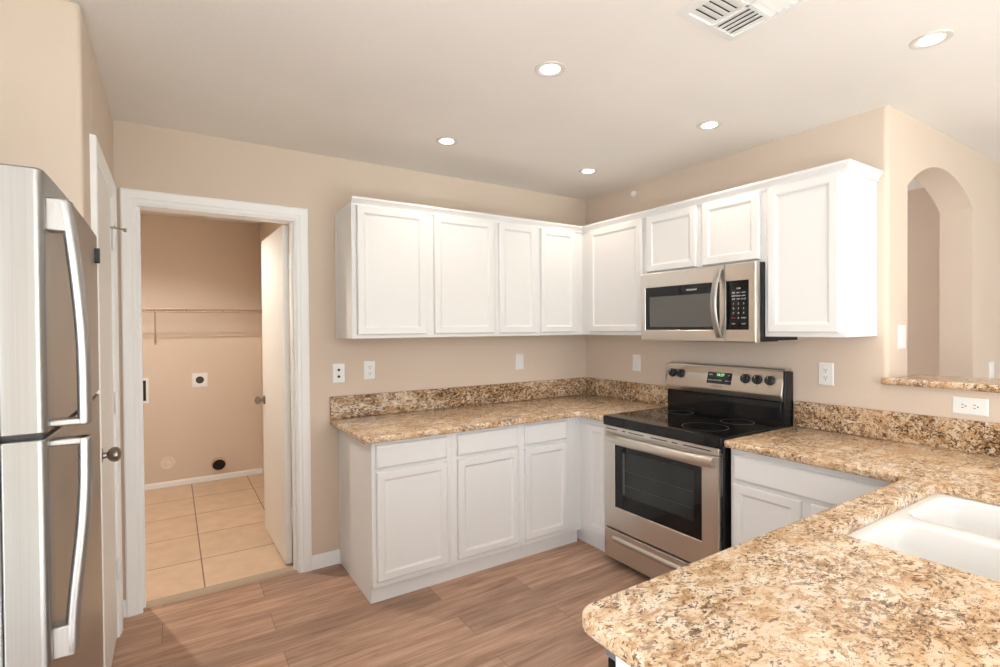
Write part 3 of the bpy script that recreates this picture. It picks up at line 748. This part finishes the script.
# ------------------------------------------------------------------ fridge (run L: local x = world y, local -y = world +x - WL)
def fridge():
    fx = -(-3.010-WL)            # local y of the door fronts
    t = thing('refrigerator', 'stainless steel top-freezer refrigerator in the alcove at the left edge', 'refrigerator', (-1.63, 0.3, 0), 'L')
    y0, y1, H, seam = -2.000, -1.255, 1.685, 1.238
    mb = MB(); mb.box(y0+0.001, y1-0.001, fx+0.0625, 0.62, 0.03, H-0.012); mb.build('cabinet', 'steelz', t, bevel=0.004)
    mb = MB(); mb.box(y0+0.02, y1-0.02, fx+0.05, fx+0.066, 0.02, 0.10); mb.build('kick_grille', 'rubber', t)
    def ddoor(z0, z1, name):
        m = MB()
        bow = []
        n = 14
        for k in range(n+1):
            u = k/n; x = y0+u*(y1-y0)
            bow.append((x, fx+0.004*(2*u-1)**2))
        r = 0.013
        outline = [(y0, fx+0.062)] + [(y0, fx+0.004+r)] + [(y0+r-r*math.cos(PI/2*k/5), fx+0.004+r-r*math.sin(PI/2*k/5)) for k in range(1, 6)] + bow[1:-1] + [(y1-r+r*math.sin(PI/2*k/5), fx+0.004+r-r*math.cos(PI/2*k/5)) for k in range(6)] + [(y1, fx+0.062)]
        e = 0.006
        m.loft([[(p[0], p[1], z) for p in outline] for z in (z0, z1)], cap0=True, cap1=True)
        return m.build(name, 'steelz', t, bevel=0.003, smooth=0.5)
    fd = ddoor(seam+0.0045, H, 'freezer_door')
    rd = ddoor(0.105, seam-0.0045, 'fridge_door')
    mb = MB(); mb.box(y0+0.012, y1-0.012, fx+0.012, fx+0.064, seam-0.0045, seam+0.0045); mb.build('gasket', 'rubber', t)
    # handles: bowed flat bars with a broad foot at one end and a hook at the seam
    def bar(zs, offs, parent, foot, hook):
        m = MB(); loops = []
        for z, o in zip(zs, offs):
            c = (y0+0.034, fx-o)
            w, th = 0.0165, 0.0105
            loops.append([(c[0]+w*math.cos(q), c[1]+th*math.sin(q), z) for q in [2*PI*j/12 for j in range(12)]])
        m.loft(loops, cap0=True, cap1=True)
        f0, f1 = foot
        m.box(y0+0.019, y0+0.049, fx-0.026, fx+0.006, f0, f1)
        h0, h1, o = hook
        m.box(y0+0.020, y0+0.048, fx-o-0.006, fx+0.006, h0, h1)
        m.build('handle', 'handle', parent, bevel=0.003, smooth=0.9)
    n = 14
    zs = [1.640-(1.640-1.250)*k/n for k in range(n+1)]
    bar(zs, [0.020+0.022*math.sin(PI/2*min(1, 1.25*k/n)) for k in range(n+1)], fd, (1.585, 1.642), (1.250, 1.262, 0.042))
    zs = [1.228-(1.228-0.855)*k/n for k in range(n+1)]
    bar(zs, [0.042-0.022*math.sin(PI/2*k/n)**3.0 for k in range(n+1)], rd, (0.850, 0.905), (1.216, 1.228, 0.042))
    mb = MB(); mb.prism([(y1-0.075+p[0], 1.622+p[1]) for p in rrect(-0.009, 0.009, -0.021, 0.021, 0.0088)], 'y', fx-0.008, fx+0.004); mb.build('badge', 'rubber', fd)
fridge()

# ------------------------------------------------------------------ plates on the walls
def plate(mb, x, z, w=0.072, h=0.117, y=0.0):
    mb.loft([[(x-w/2+i, y-d, z-h/2+i), (x+w/2-i, y-d, z-h/2+i), (x+w/2-i, y-d, z+h/2-i), (x-w/2+i, y-d, z+h/2-i)] for i, d in ((0, 0.0005), (0, 0.003), (0.004, 0.006))], cap0=True, cap1=True)
def outlet(label, run, x, z, rot=False, wide=0.072, y=0.0):
    t = thing('wall_outlet', label, 'outlet', (x, y, z), run)
    w, h = (0.117, wide) if rot else (wide, 0.117)
    mb = MB(); plate(mb, x, z, w, h, y); mb.build('cover_plate', 'plastic', t, smooth=0.2)
    for s in (-1, 1):
        dx, dz = (s*0.0195, 0) if rot else (0, s*0.0195)
        mb = MB(); mb.prism([(x+dx+p[0], z+dz+p[1]) for p in (rrect(-0.0145, 0.0145, -0.0165, 0.0165, 0.012) if rot else rrect(-0.0165, 0.0165, -0.0145, 0.0145, 0.012))], 'y', y-0.0075, y-0.0055)
        r = mb.build('receptacle', 'plastic', t)
        mb = MB()
        for a, b in ((-0.0065, 0.003), (0.0065, 0.003)):
            if rot: mb.box(x+dx-b-0.004, x+dx-b+0.004, y-0.0079, y-0.007, z+dz+a-0.0013, z+dz+a+0.0013)
            else: mb.box(x+a-0.0013, x+a+0.0013, y-0.0079, y-0.007, z+dz+b-0.004, z+dz+b+0.004)
        c = (x+dx+0.007, z+dz) if rot else (x, z+dz-0.008)
        mb.lathe([(0.0028, -0.0079), (0.0028, -0.007)], (c[0], y, c[1]), 'y', 10)
        mb.build('slot', 'slot', r)
    mb = MB(); mb.lathe([(0.003, -0.0075), (0.003, -0.0055)], (x, y, z), 'y', 10); mb.build('screw', 'plastic', t)
def rocker(label, run, x, z, cat='switch', name='light_switch', y=0.0, w=0.072):
    t = thing(name, label, cat, (x, y, z), run)
    mb = MB(); plate(mb, x, z, w, 0.117, y); mb.build('cover_plate', 'plastic', t, smooth=0.2)
    mb = MB(); mb.prism([(y-0.0055, z-0.033), (y-0.0075, z-0.033), (y-0.0095, z-0.002), (y-0.0078, z+0.033), (y-0.0055, z+0.033)], 'x', x-0.0165, x+0.0165)
    mb.build('rocker', 'plastic', t, bevel=0.001)
    return t
def jack():
    t = thing('wall_jack', 'white wall plate with two dark round ports above the left counter end', 'jack plate', (-1.992, 0, 1.148))
    mb = MB(); plate(mb, -1.992, 1.148); mb.build('cover_plate', 'plastic', t, smooth=0.2)
    for dz in (-0.020, 0.020):
        mb = MB(); mb.lathe([(0.0075, -0.006), (0.0075, -0.012), (0.005, -0.0125)], (-1.992, 0, 1.148+dz), 'y', 16); mb.build('port', 'slot', t)
jack()
outlet('white duplex outlet on the back wall, right of the two-port wall plate', 'A', -1.800, 1.156)
rocker('white single rocker switch on the back wall close to the room corner', 'A', -0.661, 1.162)
rocker('white single rocker switch on the right wall left of the stove', 'B', 0.538, 1.152)
outlet('white duplex outlet on the right wall just right of the stove', 'B', 1.815, 1.163)
outlet('white sideways outlet on the half wall under the raised granite ledge', 'B', 2.380, 1.067, True)
rocker('white rocker switch on the narrow wall left of the arch', 'A', 0.150, 1.355, y=YB, w=0.085)
rocker('white rocker switch on the wall right of the arch, just above the granite ledge', 'A', 1.500, 1.118, y=YB, w=0.085)
mb = MB(); mb.lathe([(0.021, 0), (0.021, -0.012), (0.018, -0.020), (0.008, -0.026), (0.001, -0.0265)], (0, 0, 0), 'y', 24)
o = mb.build('sensor_cap', 'plastic'); o.location = (-0.0005, -0.525, 2.377); o.rotation_euler = (0, 0, -PI/2)
tag(o, 'small round white cap high on the right wall above the corner cabinet', 'sensor')

# ------------------------------------------------------------------ ceiling lights and register
def can_light(x, y, label, group='recessed ceiling lights', power=CAN_POWER, color=CAN_COLOR, size=150, blend=0.9, soft=0.045):
    t = thing('recessed_light', label, 'ceiling light', (x, y, CEIL), 'A', group)
    mb = MB(); mb.lathe([(0.062, -0.0005), (0.061, -0.004), (0.054, -0.0055), (0.046, -0.004), (0.038, -0.0010)], (x, y, CEIL), 'z', 40, False, False); mb.build('trim_ring', 'ringtrim', t)
    mb = MB(); mb.lathe([(0.0385, -0.0015), (0.035, -0.004), (0.027, -0.0065), (0.015, -0.008), (0.001, -0.0085)], (x, y, CEIL), 'z', 32, True, True); mb.build('lens', 'lamp', t)
    l = bpy.data.lights.new('can_lamp', 'SPOT'); l.energy = power; l.color = color
    l.spot_size = math.radians(size); l.spot_blend = blend; l.shadow_soft_size = soft
    lo = bpy.data.objects.new('can_lamp', l); C.objects.link(lo); lo.parent = t; lo.location = (0, 0, -0.06)
for (x, y), lab in zip(CAN_SPOTS, (
        'round recessed ceiling light nearest the middle of the ceiling', 'round recessed ceiling light nearest the back wall above the left cabinets',
        'round recessed ceiling light closest to the room corner', 'round recessed ceiling light above the microwave',
        'round recessed ceiling light at the far right near the arch wall',
        'round recessed ceiling light over the peninsula, past the air vent')):
    can_light(x, y, lab)
def register():
    x0, x1, y0, y1 = -1.432, -1.125, -2.335, -2.015
    t = thing('ceiling_vent', 'white square four-way air vent in the ceiling', 'vent', ((x0+x1)/2, (y0+y1)/2, CEIL))
    cx, cy = (x0+x1)/2, (y0+y1)/2
    mb = MB(); z = CEIL
    rect = lambda i, zz: [(x0+i, y0+i, zz), (x1-i, y0+i, zz), (x1-i, y1-i, zz), (x0+i, y1-i, zz)]
    mb.loft([rect(0, z-0.0005), rect(0, z-0.003), rect(0.026, z-0.010), rect(0.030, z-0.010), rect(0.032, z-0.001)])
    mb.build('frame', 'plastic', t)
    mb = MB(); mb.box(x0+0.03, x1-0.03, y0+0.03, y1-0.03, z-0.0015, z-0.0003); mb.build('shade_plate', 'vent_shade', t)  # flat dark plate paints in the shade behind the vanes
    mb = MB(); mb.box(cx-0.005, cx+0.005, y0+0.03, y1-0.03, z-0.012, z-0.002); mb.box(x0+0.03, x1-0.03, cy-0.005, cy+0.005, z-0.012, z-0.002); mb.build('divider', 'plastic', t)
    mb = MB()
    def vane(a, b, axis, pos, sgn):
        w = 0.0115
        if axis == 'x': mb.loft([[(a, pos-w, z-0.003-(0.006 if sgn > 0 else 0)), (a, pos+w, z-0.003-(0 if sgn > 0 else 0.006)), (a, pos+w, z-0.0045-(0 if sgn > 0 else 0.006)), (a, pos-w, z-0.0045-(0.006 if sgn > 0 else 0))], [(b, pos-w, z-0.003-(0.006 if sgn > 0 else 0)), (b, pos+w, z-0.003-(0 if sgn > 0 else 0.006)), (b, pos+w, z-0.0045-(0 if sgn > 0 else 0.006)), (b, pos-w, z-0.0045-(0.006 if sgn > 0 else 0))]], cap0=True, cap1=True)
        else: mb.loft([[(pos-w, a, z-0.003-(0.006 if sgn > 0 else 0)), (pos+w, a, z-0.003-(0 if sgn > 0 else 0.006)), (pos+w, a, z-0.0045-(0 if sgn > 0 else 0.006)), (pos-w, a, z-0.0045-(0.006 if sgn > 0 else 0))], [(pos-w, b, z-0.003-(0.006 if sgn > 0 else 0)), (pos+w, b, z-0.003-(0 if sgn > 0 else 0.006)), (pos+w, b, z-0.0045-(0 if sgn > 0 else 0.006)), (pos-w, b, z-0.0045-(0.006 if sgn > 0 else 0))]], cap0=True, cap1=True)
    for qx, ax, bx in ((0, x0+0.032, cx-0.006), (1, cx+0.006, x1-0.032)):
        for qy, ay, by in ((0, y0+0.032, cy-0.006), (1, cy+0.006, y1-0.032)):
            n = 5
            if (qx+qy) % 2:
                for k in range(n): vane(ax, bx, 'x', ay+(k+0.5)*(by-ay)/n, 1 if qy else -1)
            else:
                for k in range(n): vane(ay, by, 'y', ax+(k+0.5)*(bx-ax)/n, 1 if qx else -1)
    mb.build('vanes', 'plastic', t)
register()

# ------------------------------------------------------------------ laundry room
def wire_shelf():
    t = thing('wire_shelf', 'long wire shelf with a diagonal brace on the laundry room back wall', 'shelf', (-2.9, 2.38, 1.58))
    x0, x1, yb, yf, z = -3.675, -2.108, 2.372, 2.055, 1.597
    mb = MB()
    mb.tube([(x0, yf, z), (x1, yf, z)], 0.0045, 8); mb.tube([(x0, yf-0.004, z-0.026), (x1, yf-0.004, z-0.026)], 0.0045, 8)
    mb.build('front_rail', 'wire', t)
    mb = MB(); mb.tube([(x0, yb, z), (x1, yb, z)], 0.0035, 8); mb.tube([(x0, (yb+yf)/2, z-0.004), (x1, (yb+yf)/2, z-0.004)], 0.003, 8); mb.build('back_rail', 'wire', t)
    mb = MB(); k = x0+0.01
    while k < x1:
        mb.tube([(k, yb, z+0.004), (k, yf, z+0.004), (k, yf-0.006, z-0.002), (k, yf-0.006, z-0.028)], 0.0023, 6); k += 0.0254
    mb.build('wires', 'wire', t)
    mb = MB(); mb.tube([(-2.952, yf+0.002, z-0.006), (-2.960, 2.368, 1.305)], 0.0055, 8); mb.box(-2.972, -2.948, 2.368, 2.379, 1.285, 1.33); mb.build('brace', 'wire', t)
    for x in (-3.3, -2.72, -2.42):
        mb = MB(); mb.box(x-0.008, x+0.008, 2.366, 2.379, z-0.012, z+0.014); mb.build('wall_clip', 'wire', t)
wire_shelf()
def dryer_outlet():
    x, y, z = -2.622, 2.38, 0.953
    t = thing('dryer_outlet', 'white square plate with a black round dryer outlet on the laundry back wall', 'outlet', (x, y, z))
    mb = MB(); plate(mb, x, z, 0.125, 0.130, y); mb.build('cover_plate', 'plastic', t, smooth=0.2)
    mb = MB(); mb.lathe([(0.033, -0.005), (0.033, -0.011), (0.030, -0.013), (0.002, -0.013)], (x, y, z), 'y', 28); r = mb.build('socket', 'rubber', t)
    mb = MB()
    for dx, dz in ((-0.012, 0.004), (0.012, 0.004), (0.0, -0.012)): mb.box(x+dx-0.002, x+dx+0.002, y-0.0136, y-0.0125, z+dz-0.007, z+dz+0.007)
    mb.build('slot', 'grey', r)
dryer_outlet()
def washer_box():
    x0, x1, z0, z1, y = -3.20, -3.012, 0.770, 0.995, 2.38
    t = thing('washer_box', 'white recessed washer hookup box at the left edge of the laundry doorway', 'hookup box', ((x0+x1)/2, y, z0))
    mb = MB(); w = 0.022
    R = lambda i, yy: [(x0+i, yy, z0+i), (x1-i, yy, z0+i), (x1-i, yy, z1-i), (x0+i, yy, z1-i)]
    mb.loft([R(0, y-0.001), R(0, y-0.008), R(0.004, y-0.012), R(w, y-0.012), R(w, y-0.0015)]); mb.build('frame', 'plastic', t, smooth=0.2)
    mb = MB(); mb.box(x0+w, x1-w, y-0.002, y-0.0005, z0+w, z1-w); mb.build('recess_shade', 'shade_plate', t)  # flat dark panel stands in for the shaded inside of the box
    for dx in (0.06, 0.12):
        mb = MB(); mb.lathe([(0.012, 0), (0.012, 0.03), (0.007, 0.03), (0.007, 0.06)], (x0+dx, y-0.012, z0+0.05), 'z', 12); mb.build('valve', 'bronze', t)
washer_box()
mb = MB(); mb.lathe([(0.060, -0.001), (0.060, -0.006), (0.050, -0.010), (0.046, -0.008), (0.020, -0.010), (0.012, -0.014), (0.002, -0.015)], (0, 0, 0), 'y', 32)
o = mb.build('pipe_cover', 'beige'); o.location = (-2.883, 2.38, 0.215); tag(o, 'beige round pipe cover low on the laundry back wall', 'pipe cover')
def dryer_vent():
    x, y, z = -2.478, 2.38, 0.150
    t = thing('dryer_vent', 'round dryer vent pipe stub with a dark opening low on the laundry back wall', 'vent', (x, y, z))
    mb = MB(); n = 28; loops = []
    for r, h in ((0.062, -0.001), (0.062, -0.004), (0.057, -0.006), (0.057, -0.055), (0.053, -0.055), (0.053, -0.004)):
        loops.append([(x+r*math.cos(2*PI*k/n), y+h-(0.018*math.sin(2*PI*k/n) if h < -0.05 else 0), z+r*math.sin(2*PI*k/n)) for k in range(n)])
    mb.loft(loops); mb.build('pipe', 'wire', t)
    mb = MB(); loops = [[(x+r*math.cos(2*PI*k/n), y-0.046-0.016*math.sin(2*PI*k/n)-d, z+r*math.sin(2*PI*k/n)) for k in range(n)] for r, d in ((0.0532, 0.0), (0.02, 0.0))]
    mb.loft(loops, cap1=True); mb.build('mouth_shade', 'shade_plate', t)  # dark disc paints in the shade inside the pipe
dryer_vent()
can_light(-3.2, 0.85, 'round recessed ceiling light of the laundry room', 'recessed ceiling lights', LAUNDRY_POWER, (1.0, 0.94, 0.86), 152, 0.4, 0.012)
